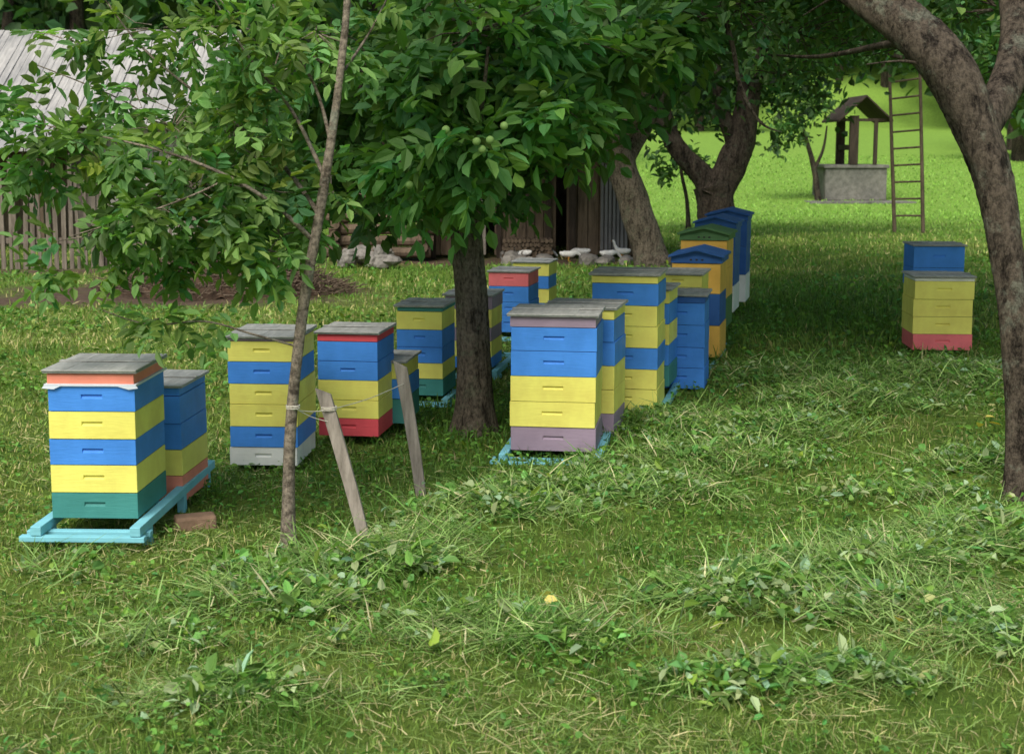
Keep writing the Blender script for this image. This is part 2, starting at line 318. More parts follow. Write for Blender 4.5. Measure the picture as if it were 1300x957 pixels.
def hive(xl,xr,yg,ys,cols,yaw=6,depth=.42,lid='flat',dz=0,lidcol=None,cloth=False,Yf=None,lidh=.013):
    Yf=G(xl,yg)[1] if Yf is None else Yf
    a=P(xl,ys[-1],Yf); b_=P(xr,ys[-1],Yf); ph=math.radians(yaw)
    Wd=(b_[0]-a[0])/math.cos(ph)*(1-.02)
    zs=[P(xl,v,Yf)[2] for v in ys]
    z0=zs[-1]; bm=bmesh.new(); mats=[PM[k] for k in COL]; ks=list(COL)
    mats+= [LID,CLOTH,DARK]; iL=len(ks); iC=iL+1; iD=iL+2
    n=len(cols)
    for i in range(n):
        zt,zb=zs[i]-z0,zs[i+1]-z0
        ox,oy=random.uniform(-.004,.004),random.uniform(-.004,.004)
        h=zt-zb
        add_box(bm,ox,Wd+ox,oy,depth+oy,zb+(.0015 if i<n-1 else 0),zt-.0015,ks.index(cols[i]),handle=h>.075 and random.random()<.93)
        add_box(bm,.008,Wd-.008,.008,depth-.008,zt-.004,zt+.004,iD)
    top=zs[0]-z0
    if cloth:
        zc=zs[1]-z0
        add_box(bm,-.012,Wd+.012,-.014,depth+.012,zc-.006,zc+.004,iC)
        vs=[bm.verts.new(c) for c in ((-.013,-.0145,zc-.004),(.06,-.0145,zc-.004),(.03,-.016,zc-.018),(-.02,-.016,zc-.014))]; bm.faces.new(vs).material_index=iC
        vs=[bm.verts.new(c) for c in ((Wd-.07,-.0145,zc-.004),(Wd+.013,-.0145,zc-.004),(Wd+.02,-.016,zc-.012),(Wd-.02,-.016,zc-.018))]; bm.faces.new(vs).material_index=iC
    if lid=='flat':
        e=.016; add_box(bm,-e,Wd+e,-e,depth+e,top+.003,top+.003+lidh*.6,iL)
        k=4; wv=(Wd+2*e)/k
        for q in range(k):
            add_box(bm,-e-.003+q*wv+.001,-e-.001+(q+1)*wv,-e-.006,depth+e+.005,top+.003+lidh*.6+.0005,top+.003+lidh+random.uniform(0,.003),iL)
        add_box(bm,-e-.004,Wd+e+.004,depth*.46,depth*.54,top+lidh+.0065,top+lidh+.012,iL)
    else:
        ci=ks.index(lidcol); e=.03; rise=.05; hb=.05
        add_box(bm,-.012,Wd+.012,-.012,depth+.012,top+.003,top+hb,ci)
        for sgn in (0,1):
            xa=-e if sgn==0 else Wd+e; xm=Wd/2
            pr=[(xa,top+hb-.004),(xm,top+hb+rise),(xm,top+hb+rise+.018),(xa,top+hb+.014)]
            f=[bm.verts.new((p_[0],-e-.01,p_[1])) for p_ in pr]; g=[bm.verts.new((p_[0],depth+e,p_[1])) for p_ in pr]
            for t in range(4):
                u=(t+1)%4; bm.faces.new([f[t],f[u],g[u],g[t]]).material_index=ci
            bm.faces.new(f).material_index=ci; bm.faces.new(g[::-1]).material_index=ci
        f=[bm.verts.new(c) for c in ((0,-.008,top+hb+.0005),(Wd,-.008,top+hb+.0005),(Wd/2,-.008,top+hb+rise))]; bm.faces.new(f).material_index=ci
        for q in range(3):
            cx=Wd*.5+(q-1)*.045; add_box(bm,cx-.009,cx+.009,-.0145,-.008,top+.022,top+.036,iD)
    bmesh.ops.recalc_face_normals(bm,faces=bm.faces)
    loc=(a[0],Yf,z0+dz)
    finish(bm,'beehive',mats,loc,-ph,.0022)
    return dict(x=a[0],y=Yf,z=z0+dz,w=Wd,d=depth,yaw=ph)
def stand(h,front=.12,length=1.2,side=.05,name='hive_stand',ext=.05):
    bm=bmesh.new(); z=h['z']; W=h['w']
    for xx in (-side+.0,W+side-.05):
        add_box(bm,xx,xx+.045,-front,length,-.042,-.002,0)
    for yy in (-front+.0,-front+.09,length-.06,.3):
        add_box(bm,-side-ext if yy<0 else -side+.051,W+side+.01 if yy<0 else W+side-.052,yy,yy+.04,-.068 if yy<0 else -.04,-.044 if yy<0 else -.008,0)
    lg=max(z+.03,.08)
    for xx in (-side+.004,W+side-.046):
        for yy in (-front+.16,length*.5,length-.12):
            add_box(bm,xx,xx+.037,yy,yy+.04,-lg-.03,-.043,0)
    finish(bm,name,[PM['t']],(h['x'],h['y'],z),-h['yaw'],.003)
h=hive(68,180,693,[474,488,522,557,590,625,657],'pbybyg',2,.44,cloth=True); stand(h,.14,1.15,.05)
hive(150,236,660,[492,502,537,570,603,637],'bbbyp'[0:5],4,.42,Yf=h['y']+.60)
h=hive(293,381,600,[430,433,459,487,513,541,567,590],'uybyybw',4,.46)
h=hive(405,483,565,[424,433,458,482,507,530,552],'rbbyyr',8,.42)
h=hive(446,516,550,[460,480,505,536],'ybg',8,.42)
h=hive(505,564,512,[390,395,418,440,460,480,501],'gybbyg',9,.42); stand(h,.1,1.0,.06)
h=hive(565,626,478,[376,392,415,432,452,466],'uyuyb',10,.42); stand(h,.1,.9,.06)
h=hive(621,672,432,[346,363,383,400,421],'kbbb',12,.46); stand(h,.1,.9,.04)
h=hive(651,697,408,[334,350,366,384,400],'ybyb',12,.42)
h=hive(648,757,583,[402,415,445,477,509,541,571],'ubbyyu',8,.45); stand(h,.1,1.3,.05)
hc=hive(690,779,560,[392,404,432,462,492,522,556],'ybbyyu',13,.42,Yf=h['y']+.58)
h=hive(750,833,530,[350,359,387,413,440,467,492,518],'ybyybyy',12,.45); stand(h,.12,2.4,.05)
hive(782,848,512,[368,384,410,436,462,488],'ybybg',14,.42,Yf=h['y']+.56)
hive(835,893,500,[376,384,412,440,466,492],'dbbbb',12,.42,Yf=h['y']+1.0)
h2=hive(828,888,488,[349,364,392,420,448,476],'yyyyo',14,.45,Yf=h['y']+1.6); stand(h2,.1,2.6,.05)
hive(852,912,455,[334,372,412,452],'odo',14,.5,lid='g',lidcol='d',Yf=h['y']+2.4)
hive(863,920,430,[305,340,378,415],'oon',15,.5,lid='g',lidcol='n',Yf=h['y']+3.3)
hive(882,930,410,[290,325,362,395],'ddw',15,.5,lid='g',lidcol='d',Yf=h['y']+4.4)
hive(897,945,392,[280,312,348,382],'ddw',14,.5,lid='g',lidcol='d',Yf=h['y']+5.4)
h=hive(1158,1233,450,[353,357,380,402,424,444],'wyyyk',4,.45)
hive(1158,1222,420,[313,340,365,395],'bby',4,.45,Yf=h['y']+1.5)
# ---------------------------------------------------------------- brick under stand
bm=bmesh.new(); add_box(bm,-.09,.09,-.05,.05,0,.075,0); g=G(248,668); finish(bm,'brick',[BRICK],(g[0],g[1],tz1(*g)-.015),.35,.012)
# ---------------------------------------------------------------- stakes + twine
def stake(name,pb,pt,w,t):
    bm=bmesh.new(); pb=np.array(pb);pt=np.array(pt); d=pt-pb; L=np.linalg.norm(d); d/=L
    u=norm(np.cross(d,[0,1,0])); v=np.cross(u,d); vs=[]
    for k,(s_,ww) in enumerate(((-.12,.75),(.0,.85),(.35,.95),(.7,1.0),(1,1.05))):
        c=pb+d*L*s_+u*.003*math.sin(k*2.)
        for (a,b_) in ((-1,-1),(1,-1),(1,1),(-1,1)):
            sl=.022*a if k==4 else 0
            vs.append(bm.verts.new(c+u*a*w*.5*ww+v*b_*t*.5+d*sl))
    for k in range(4):
        for q in range(4):
            r_=(q+1)%4; bm.faces.new([vs[k*4+q],vs[k*4+r_],vs[k*4+4+r_],vs[k*4+4+q]])
    bm.faces.new(vs[16:20]); bm.faces.new(vs[0:4][::-1]); bmesh.ops.recalc_face_normals(bm,faces=bm.faces)
    return finish(bm,name,[GREYW],bev=.004)
g=G(466,694); s1b=[g[0],g[1],0]; s1t=P(411,496,g[1]+.12); stake('wooden_stake',s1b,s1t,.056,.03)
g2=G(536,634); s2b=[g2[0],g2[1],0]; s2t=P(509,462,g2[1]+.05); stake('wooden_stake',s2b,s2t,.058,.03)
acc=Acc(); gt=G(367,697)
A=P(372,518,gt[1]); B=np.array(s1t)*.88+np.array(s1b)*.12; Cc=np.array(s2t)*.86+np.array(s2b)*.14
tube(acc,[A+[0,-.03,0],(A+B)/2+[0,0,-.012],B+[0,-.02,0]],[.002]*3,5,5,0); tube(acc,[B+[0,-.02,0],(B+Cc)/2+[0,0,-.015],Cc+[0,-.02,0]],[.002]*3,5,5,0)
tube(acc,[A+[0,-.03,.012],(A+B)/2+[0,0,-.035],B+[0,-.02,-.05]],[.002]*3,5,5,0)
for c0,rr in ((B,.036),(A,.030)):
    for dz in (0,.007,.012): tube(acc,[c0+np.array([rr*math.cos(t)*.95,rr*.8*math.sin(t),dz]) for t in np.linspace(0,2*math.pi,9)],[.0022]*9,5,2,0)
acc.obj('twine_tie',STRING,smooth=True)
# ---------------------------------------------------------------- trees
def T(px,py,Y): return P(px,py,Y)
def cluster(acc,tw,c,rad,n,per,kind,base,L,w,rach=.22,origin=None,cv=.22,br=.004):
    c=np.array(c); rad=np.array(rad)
    q=rng.normal(size=(n,3)); q=norm(q)*(rng.random((n,1))**.45); q=c+q*rad
    o=c if origin is None else np.array(origin)
    st=o+(c-o)*.6+(q-c)*.15
    mid=(st+q)/2+np.array([0,0,.05])*rad.mean()+.05*rng.normal(size=(n,3))*rad.mean()
    sticks(tw,st,mid,br*1.6,br); sticks(tw,mid,q,br,br*.5)
    out=norm(q-st)
    for k in range(per):
        t=.25+.75*(k+1)/per; p=mid+(q-mid)*t if per>1 else q
        r=out*.7+.75*rng.normal(size=(n,3)); r[:,2]-=.25
        tone=(1+.18*rng.normal())
        if kind=='c': compound(acc,p,r,rach,L,w,np.array(base)*tone,cvar=cv)
        else:
            for e in range(4):
                simple(acc,p+.05*rng.normal(size=(n,3)),r+.6*rng.normal(size=(n,3)),L,w,np.array(base)*tone,cv)
# -- young tree (front left)
par=empty('young_walnut_tree'); Y1=gt[1]; tr=Acc(); lf=Acc(); tw=Acc()
trunk=[(367,700),(366,640),(368,560),(375,470),(388,370),(402,290),(414,220),(426,140),(437,50),(441,0),(444,-80),(440,-180)]
tube(tr,[T(a,b,Y1+.0) for a,b in trunk],[.030,.026,.024,.023,.022,.021,.020,.017,.015,.014,.012,.006],14,10,.05,.35)
br=[([(397,305,Y1),(345,258,Y1-.1),(270,215,Y1-.2),(180,185,Y1-.2),(60,160,Y1-.1)],.011),
    ([(404,270,Y1),(350,200,Y1+.2),(270,135,Y1+.3),(180,60,Y1+.4),(120,-20,Y1+.5)],.011),
    ([(412,225,Y1),(370,140,Y1),(310,65,Y1-.1),(262,-20,Y1-.2)],.010),
    ([(378,440,Y1),(320,424,Y1-.1),(260,408,Y1-.1),(190,412,Y1-.1),(130,394,Y1)],.005),
    ([(420,180,Y1),(400,110,Y1+.1),(360,40,Y1+.2),(330,-40,Y1+.3)],.009),
    ([(430,100,Y1),(470,40,Y1+.2),(500,-20,Y1+.3)],.007),
    ([(300,222,Y1-.15),(240,250,Y1-.2),(170,275,Y1-.2),(90,300,Y1-.2)],.005),
    ([(345,200,Y1+.2),(250,190,Y1+.4),(160,130,Y1+.5),(40,80,Y1+.6)],.006),
    ([(392,340,Y1),(330,315,Y1+.1),(270,325,Y1+.1),(225,350,Y1+.1)],.005)]
base1=(.145,.265,.07)
for bi,(pts,r) in enumerate(br):
    C=tube(tr,[T(*p) for p in pts],list(np.linspace(r,.0025,len(pts))),7,6,.03)
    k=len(C); idx=np.arange(int(k*.35),k)
    if bi in (3,1,7): idx=idx[::2]
    q=C[idx]; rr=rng.normal(size=(len(q),3)); rr[:,2]-=.1
    compound(lf,q,rr,.12,.065,.030,base1)
for (a,b_,dy,rx,ry,rz,n) in [(60,165,0,.28,.3,.14,9),(130,205,-.1,.25,.3,.13,12),(220,160,.2,.28,.3,.18,12),(300,180,.1,.25,.3,.18,13),(250,240,-.1,.26,.3,.14,15),
    (335,240,0,.2,.3,.15,12),(170,265,-.2,.24,.3,.12,11),(85,50,.4,.3,.3,.14,4),(350,90,.1,.26,.3,.22,12),(400,40,.1,.2,.25,.2,8),(30,200,.1,.2,.3,.12,7),(200,35,.4,.3,.3,.18,8),(300,30,0,.3,.3,.2,10),
    (290,300,0,.22,.25,.11,13),(200,325,0,.2,.2,.08,9),(110,300,-.2,.16,.2,.07,6),(205,404,-.1,.14,.1,.02,2),(85,345,0,.1,.1,.05,3),(355,300,.1,.16,.2,.12,9),(420,245,.2,.12,.2,.10,5),
    (170,110,.5,.35,.4,.2,5),(20,110,.3,.2,.3,.1,3),(330,350,.1,.12,.2,.05,4)]:
    cluster(lf,tw,T(a,b_,Y1+dy),(rx,ry,rz),n,3,'c',base1,.066,.030,.12,br=.002)
for (x_,y_,z_,r_,n) in [(-1.6,6.2,2.9,.7,16),(-.6,6.2,3.1,.6,14),(-1.2,6.6,3.6,.7,14)]:
    cluster(lf,tw,(x_,y_,z_),(r_,r_,r_*.5),n,3,'c',base1,.09,.04,.16,br=.003)
tr.obj('trunk',BARKY,par,True); tw.obj('twigs',BARKY,par); lf.obj('foliage',LEAF,par)
# -- walnut tree (centre)
par=empty('walnut_tree'); tr=Acc(); lf=Acc(); tw=Acc(); g=G(604,548); Y2=g[1]
tube(tr,[T(604,556,Y2),T(603,520,Y2),T(602,450,Y2),T(598,380,Y2),T(592,310,Y2),T(588,250,Y2),T(592,180,Y2),T(602,90,Y2+.1),T(610,-20,Y2+.2),(0.0,Y2+.3,3.6),(.1,Y2+.4,4.6)],[.125,.108,.100,.096,.094,.094,.088,.08,.07,.05,.02],24,14,.035,.35)
for pts,r in [([(590,270,Y2),(640,200,Y2-.1),(700,140,Y2-.1),(790,60,Y2-.1)],.03),([(590,240,Y2),(540,180,Y2-.2),(470,120,Y2-.3),(380,60,Y2-.3)],.03),([(595,180,Y2),(650,90,Y2+.3),(720,0,Y2+.6)],.03),
              ([(592,200,Y2),(560,110,Y2+.5),(520,20,Y2+.8)],.03),([(598,150,Y2),(700,110,Y2+1),(840,60,Y2+1.8)],.035),([(592,230,Y2),(600,200,Y2-.6),(610,150,Y2-1.0),(620,60,Y2-1.2)],.02)]:
    tube(tr,[T(*p) for p in pts],list(np.linspace(r,.008,len(pts))),8,6,.04)
base2=(.09,.195,.05)
cl=[(515,200,-.6,.32,.4,.2,22),(600,185,-.9,.32,.35,.2,22),(560,110,-.8,.42,.4,.28,26),(680,130,-.6,.36,.4,.24,22),(600,40,-.9,.42,.4,.28,22),(480,90,-.5,.42,.4,.28,20),(700,50,-.6,.42,.4,.28,22),(785,65,-.1,.38,.4,.2,18),(540,245,-.4,.18,.3,.07,6),(590,242,-.5,.14,.25,.05,4),
    (450,190,.3,.38,.4,.28,16),(650,175,0,.36,.4,.2,18),(740,145,.6,.4,.5,.24,18),(420,80,.2,.45,.5,.35,16),(560,30,.4,.6,.5,.4,20),(720,90,.8,.55,.5,.35,22),(825,25,.3,.4,.4,.2,16),(860,70,.9,.28,.4,.18,8),(470,245,.4,.3,.4,.14,11),(640,220,.8,.25,.4,.12,9),(500,150,1.2,.5,.5,.4,18),(620,130,1.3,.55,.5,.4,20),(400,230,1.3,.4,.4,.25,12),(330,160,1.4,.5,.4,.35,14)]
for (a,b_,dy,rx,ry,rz,n) in cl:
    dk=1.3 if dy<-.3 else .85  # leaf colour carries crown shade: front clusters lighter, inner ones darker
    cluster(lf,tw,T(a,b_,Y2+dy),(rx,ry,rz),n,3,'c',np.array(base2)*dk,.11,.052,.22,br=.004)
for k in range(16):
    an=k*2.4; rr=2.6*math.sqrt((k+.5)/16); z_=3.1+1.9*(1-(rr/3)**2)*random.random()+.2
    cluster(lf,tw,(.1+rr*math.cos(an),Y2+.9+rr*math.sin(an),z_),(.8,.8,.45),14,3,'c',base2,.15,.075,.26,br=.005)
tr.obj('trunk',BARK,par,True); tw.obj('twigs',BARK,par); lf.obj('foliage',LEAF,par)
bm=bmesh.new()
for (a,b_,dy) in [(605,180,-1.4),(622,178,-1.4),(612,190,-1.38),(566,165,-1.3),(690,120,-1.1),(520,235,-1.1),(640,160,-1.3)]:
    p=T(a,b_,Y2+dy); m=bmesh.ops.create_icosphere(bm,subdivisions=2,radius=.021); bmesh.ops.translate(bm,verts=m['verts'],vec=p)
NUT=mat_paint('green_walnut',(.22,.36,.10),.2); o=finish(bm,'walnuts',[NUT],bev=0,parent=par)
for p_ in o.data.polygons: p_.use_smooth=True
# -- old apple tree (right edge)
par=empty('old_apple_tree'); tr=Acc(); lf=Acc(); tw=Acc(); g=G(1292,636); Y5=g[1]
pt=[(1296,645,0),(1295,590,0),(1294,500,0),(1290,420,0),(1281,340,.05),(1266,250,.1),(1242,170,.15),(1207,95,.2),(1160,40,.3),(1105,0,.4),(1030,-50,.6),(940,-110,.9)]
tube(tr,[T(a,b_,Y5+d) for a,b_,d in pt],[.085,.070,.066,.068,.076,.086,.100,.12,.112,.10,.08,.05],30,18,.05,.3)
tube(tr,[T(1240,175,Y5+.15),T(1275,110,Y5+.4),T(1290,40,Y5+.6),T(1285,-60,Y5+.8),T(1300,-200,Y5+1)],[.08,.085,.08,.07,.03],20,12,.05)
tube(tr,[T(1165,50,Y5+.3),T(1110,60,Y5+.9),T(1040,72,Y5+1.6),T(975,70,Y5+2.3)],[.03,.018,.012,.005],8,6,.05)
tube(tr,[T(1200,90,Y5+.2),T(1150,78,Y5+.2),T(1100,82,Y5+.1)],[.012,.007,.003],6,6,.05)
tube(tr,[T(905,-30,Y5+2),T(930,60,Y5+2),T(940,110,Y5+1.9),T(965,155,Y5+1.8),T(992,168,Y5+1.8)],[.03,.016,.012,.008,.003],7,6,.05)
tube(tr,[T(1130,15,Y5+.3),T(1080,-10,Y5+.8),T(1020,20,Y5+1.4)],[.02,.012,.005],7,6,.05)
b5=(.09,.18,.055)
for (a,b_,dy,rx,ry,rz,n) in [(1180,-5,2,.6,.6,.25,24),(1270,10,1.6,.4,.6,.3,18),(1100,10,3,.6,.6,.3,24),(1010,40,3.2,.6,.6,.3,22),(940,10,2.2,.45,.5,.25,22),(880,25,2,.4,.5,.25,22),(990,95,4,.5,.5,.2,10),(1080,50,4.5,.7,.6,.2,14),(820,70,2,.3,.4,.2,12),(1290,90,3,.3,.5,.3,16),(1150,-40,.8,.5,.5,.2,12),(1150,60,5,.6,.5,.2,12)]:
    cluster(lf,tw,T(a,b_,Y5+dy),(rx,ry,rz),n,3,'s',b5,.075,.042,br=.004)
for k in range(44):  # overhead crown out of view, spread and thickened to shade the grass behind
    an=k*2.4; rr=math.sqrt((k+.5)/44); z_=3.2+1.5*random.random()
    cluster(lf,tw,(3.0+2.9*rr*math.cos(an),Y5+5.6+4.2*rr*math.sin(an),z_),(1.0,1.0,.45),40,3,'s',b5,.17,.11,br=.005)
tr.obj('trunk',BARKO,par,True); tw.obj('twigs',BARKO,par); lf.obj('foliage',LEAF,par)
# -- generic mid/far trees
def blobcrown(acc,c,rad,nclump,per,size,base,spread=.28,cv=.3):
    c=np.array(c);rad=np.array(rad)
    q=norm(rng.normal(size=(nclump,3)))*(rng.random((nclump,1))**.4); cc=c+q*rad
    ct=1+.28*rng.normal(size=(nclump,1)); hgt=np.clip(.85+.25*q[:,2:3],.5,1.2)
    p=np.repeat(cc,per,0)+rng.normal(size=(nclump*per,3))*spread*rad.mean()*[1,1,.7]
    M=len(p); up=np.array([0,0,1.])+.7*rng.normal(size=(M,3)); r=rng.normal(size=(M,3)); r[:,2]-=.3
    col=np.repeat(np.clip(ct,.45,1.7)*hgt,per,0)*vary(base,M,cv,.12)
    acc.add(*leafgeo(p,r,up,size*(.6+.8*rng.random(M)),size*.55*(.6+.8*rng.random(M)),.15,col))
def bgtree(name,trunks,crowns,bark=BARKD,base=(.055,.125,.03),size=.17):
    par=empty(name); tr=Acc(); lf=Acc()
    for pts,rads in trunks: tube(tr,pts,rads,16,10,.06,.25)
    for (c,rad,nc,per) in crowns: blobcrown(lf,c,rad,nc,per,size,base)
    tr.obj('trunk',bark,par,True); lf.obj('foliage',LEAFD,par)
Y3=G(828,338)[1]
bgtree('orchard_tree',[([T(830,342,Y3),T(822,310,Y3),T(806,260,Y3),T(788,205,Y3),T(772,160,Y3),T(750,90,Y3)],[.26,.23,.22,.2,.18,.14]),([T(790,210,Y3),T(830,140,Y3+.3),T(860,60,Y3+.5)],[.12,.1,.05]),([T(780,190,Y3),(2.3,Y3-1.5,3.4),(3.0,Y3-3,4.6)],[.13,.1,.05])],
    [(T(760,50,Y3),(1.9,1.6,1.0),36,28),(T(690,120,Y3+.5),(1.2,1.2,.6),18,26),(T(830,30,Y3),(1.3,1.5,.9),24,28),(T(640,40,Y3),(1.5,1.5,1.0),26,26),((1.5,Y3,4.8),(3.2,2.6,1.2),40,26),((3.4,Y3-4,5.2),(3.2,3.6,.8),95,42)],BARK,size=.2)  # last crown, with its limb, added above view to deepen the ground shade
Y4=G(905,303)[1]
bgtree('orchard_tree',[([T(912,305,Y4),T(910,260,Y4),T(905,235,Y4)],[.42,.34,.34]),([T(908,245,Y4),T(885,215,Y4),T(855,180,Y4),T(835,120,Y4),T(820,40,Y4)],[.26,.2,.17,.15,.1]),([T(908,250,Y4),T(930,205,Y4),T(945,165,Y4),T(955,90,Y4),T(975,10,Y4)],[.28,.28,.24,.2,.12]),([T(935,190,Y4),T(915,130,Y4),T(905,50,Y4)],[.14,.12,.06]),([T(955,90,Y4),T(1030,50,Y4+.6),T(1150,75,Y4+1.0)],[.1,.08,.04])],
    [(T(900,60,Y4),(2.4,2,1.3),50,34),(T(980,90,Y4+1),(1.3,1.5,.7),26,28),(T(835,120,Y4+1),(1.2,1.2,.8),22,26),(T(1010,30,Y4),(1.8,2,1.0),30,30),((4,Y4,5.2),(4,3,1.3),50,30),(T(1140,35,Y4+1),(1.6,1.2,.6),22,28)])
Y6=G(1038,262)[1]
bgtree('fruit_sapling',[([T(1040,264,Y6),T(1036,230,Y6),T(1030,200,Y6),T(1015,150,Y6)],[.1,.08,.07,.04]),([T(1034,215,Y6),T(1045,190,Y6),T(1050,160,Y6)],[.05,.04,.02])],
    [(T(1012,135,Y6),(.9,1,.7),24,28),(T(1000,175,Y6),(.6,.6,.5),12,24)],base=(.075,.16,.04))
Y7=G(872,290)[1]
bgtree('fruit_sapling',[([T(874,292,Y7),T(872,255,Y7),T(866,225,Y7),T(860,190,Y7)],[.05,.04,.035,.02])],[(T(862,205,Y7),(.5,.5,.4),8,24)],base=(.08,.17,.04))
bgtree('elder_bush',[([(-3.9,20.9,0),(-3.9,20.9,1),(-4.0,20.9,1.8)],[.1,.08,.04])],[((-3.9,20.9,1.7),(.9,.7,.8),26,30),((-3.0,21.2,2.6),(1.0,.6,.6),20,28)],base=(.055,.12,.03),size=.15)
# distant forest
lf=Acc(); tr=Acc()
def ftree(x,y,hh,base):
    z=tz1(x,y); tube(tr,[(x,y,z-.2),(x,y,z+hh*.5),(x+.3,y,z+hh*.85)],[.3,.22,.06],7,4,.05)
    for q in range(4):
        blobcrown(lf,(x+random.uniform(-1,1)*hh*.13,y+random.uniform(-1,1)*hh*.13,z+hh*(.32+.17*q)),(hh*.27*(1.15-.2*q),hh*.25,hh*.17),12,15,.75*(y/60)**.5,base,.3)
for k in range(42):
    x=-44+k*2.2+random.uniform(-1,1); y=random.uniform(78,100); ftree(x,y,random.uniform(9,15),(.07*random.uniform(.8,1.4),.15*random.uniform(.85,1.3),.04))
for k in range(19):
    x=-34+k*1.9+random.uniform(-.8,.8); ftree(x,random.uniform(42,56),random.uniform(8,12),(.07,.15,.04))
for k in range(26):
    ftree(-70+k*5.4+random.uniform(-2,2),random.uniform(110,135),random.uniform(14,19),(.08,.16,.05))
for k in range(10):
    ftree(20+k*2.2,random.uniform(55,66),random.uniform(6,10),(.07,.15,.04))
par=empty('distant_forest'); tr.obj('forest_trunks',BARKD,par,True); lf.obj('forest_foliage',LEAFD,par)
# ---------------------------------------------------------------- buildings
def planks(bm,x0,x1,y,z0,z1,w,mi=0,th=.03,jit=.03,skip=()):
    x=x0
    while x<x1-.02:
        ww=min(w*random.uniform(.8,1.2),x1-x)
        if not any(a<x+ww/2<b_ for a,b_ in skip):
            add_box(bm,x+.004,x+ww-.006,y+random.uniform(-.008,.008),y+th,z0,z1+random.uniform(-jit,jit),mi)
        x+=ww
def part(name,mats,par,fn,bev=.004):
    bm=bmesh.new(); fn(bm); bmesh.ops.recalc_face_normals(bm,faces=bm.faces); return finish(bm,name,mats,bev=bev,parent=par)
HEX=((3,2,1,0),(4,5,6,7),(0,1,5,4),(1,2,6,5),(2,3,7,6),(3,0,4,7))
S=empty('wooden_shed'); ys=G(620,328)[1]; xs0=P(545,300,ys)[0]; xs1=P(806,300,ys)[0]
xd0=P(700,300,ys)[0]; xd1=P(722,300,ys)[0]; xe0=P(598,300,ys)[0]; xe1=P(630,300,ys)[0]
part('plank_wall',[BROWNW],S,lambda bm:planks(bm,xs0,xs1,ys,.05,2.35,.16,skip=((xd0,xd1),(xe0,xe1))))
def f(bm):
    add_box(bm,xs0,xs1,ys+2.6,ys+2.7,0,2.4,0); add_box(bm,xs0,xs0+.08,ys+.05,ys+2.6,0,2.35,0); add_box(bm,xs1-.08,xs1,ys+.05,ys+2.6,0,2.35,0)
    add_box(bm,xs0-.02,xs0+.1,ys-.05,ys+.032,0,2.4,0); add_box(bm,xd0-.1,xd0,ys-.06,ys+.032,0,2.2,0); add_box(bm,xd1,xd1+.1,ys-.06,ys+.032,0,2.2,0); add_box(bm,xe1,xe1+.08,ys-.06,ys+.03,0,2.2,0)
    add_box(bm,xs0+.1,xd0-.1,ys-.05,ys-.012,.9,1.0,0)
part('frame_and_back_walls',[DARKW],S,f)
part('door',[GREYW],S,lambda bm:planks(bm,xe0-.1,xe1-.15,ys-.10,.06,1.75,.13))
xm0=P(762,300,ys)[0]; xm1=P(800,300,ys)[0]
part('corrugated_sheet',[METAL],S,lambda bm:[add_box(bm,xm0+.06*k,xm0+.06*k+.045,ys-.06-.012*(k%2),ys-.03,.1,1.75,0) for k in range(int((xm1-xm0)/.06))])
def f(bm):
    for k in range(18):
        x=xs0-.3+k*(xs1-xs0+.6)/18; w=(xs1-xs0+.6)/18
        for (ya,za) in ((ys-.6,2.35),(ys+3.3,2.3)):
            vs=[bm.verts.new(c) for c in ((x,ya,za),(x+w-.01,ya,za),(x+w-.01,ys+1.4,3.5),(x,ys+1.4,3.5),(x,ya,za+.05),(x+w-.01,ya,za+.05),(x+w-.01,ys+1.4,3.55),(x,ys+1.4,3.55))]
            for q in HEX: bm.faces.new([vs[t] for t in q])
part('roof',[DARKW],S,f)
# split logs stacked against the shed wall
bm=bmesh.new()
for k in range(60):
    col_=k%12; row=k//12; x=P(640,300,ys)[0]+col_*.062+random.uniform(-.01,.01)
    m=bmesh.ops.create_cone(bm,segments=7,radius1=random.uniform(.028,.036),radius2=random.uniform(.028,.036),depth=.34,cap_ends=True)
    bmesh.ops.rotate(bm,verts=m['verts'],cent=(0,0,0),matrix=Matrix.Rotation(math.pi/2,3,'X'))
    bmesh.ops.translate(bm,verts=m['verts'],vec=(x+.03*(row%2),ys-.3+random.uniform(-.03,.03),.06+row*.058))
finish(bm,'firewood_stack',[BROWNW],bev=0)
S=empty('log_hut'); xl0=P(432,300,ys)[0]; xl1=P(540,300,ys)[0]; yl=ys-.5
def f(bm):
    for k in range(11):
        z=.05+k*.17
        m=bmesh.ops.create_cone(bm,segments=10,radius1=.085,radius2=.08,depth=xl1-xl0+.3,cap_ends=True)
        bmesh.ops.rotate(bm,verts=m['verts'],cent=(0,0,0),matrix=Matrix.Rotation(math.pi/2,3,'Y'))
        bmesh.ops.translate(bm,verts=m['verts'],vec=((xl0+xl1)/2+random.uniform(-.06,.06),yl,z+.08))
        if k<10:
            for xx in (xl0,xl1):
                m=bmesh.ops.create_cone(bm,segments=10,radius1=.08,radius2=.08,depth=1.6,cap_ends=True)
                bmesh.ops.rotate(bm,verts=m['verts'],cent=(0,0,0),matrix=Matrix.Rotation(math.pi/2,3,'X'))
                bmesh.ops.translate(bm,verts=m['verts'],vec=(xx,yl+.6+random.uniform(-.05,.05),z+.165))
part('log_walls',[BROWNW],S,f,0)
part('roof',[DARKW],S,lambda bm:[add_box(bm,xl0-.3+.2*k,xl0-.3+.2*k+.19,yl-.5,yl+1.6,2.0+.01*(k%2),2.04+.01*(k%2),0) for k in range(int((xl1-xl0+.6)/.2))])
B=empty('timber_barn'); yb=26.0; xb0=-15.0; xb1=P(246,300,yb)[0]
part('front_wall',[PLASTER],B,lambda bm:planks(bm,xb0,xb1,yb,.05,2.2,.2,skip=((-8.6,-7.7),)))
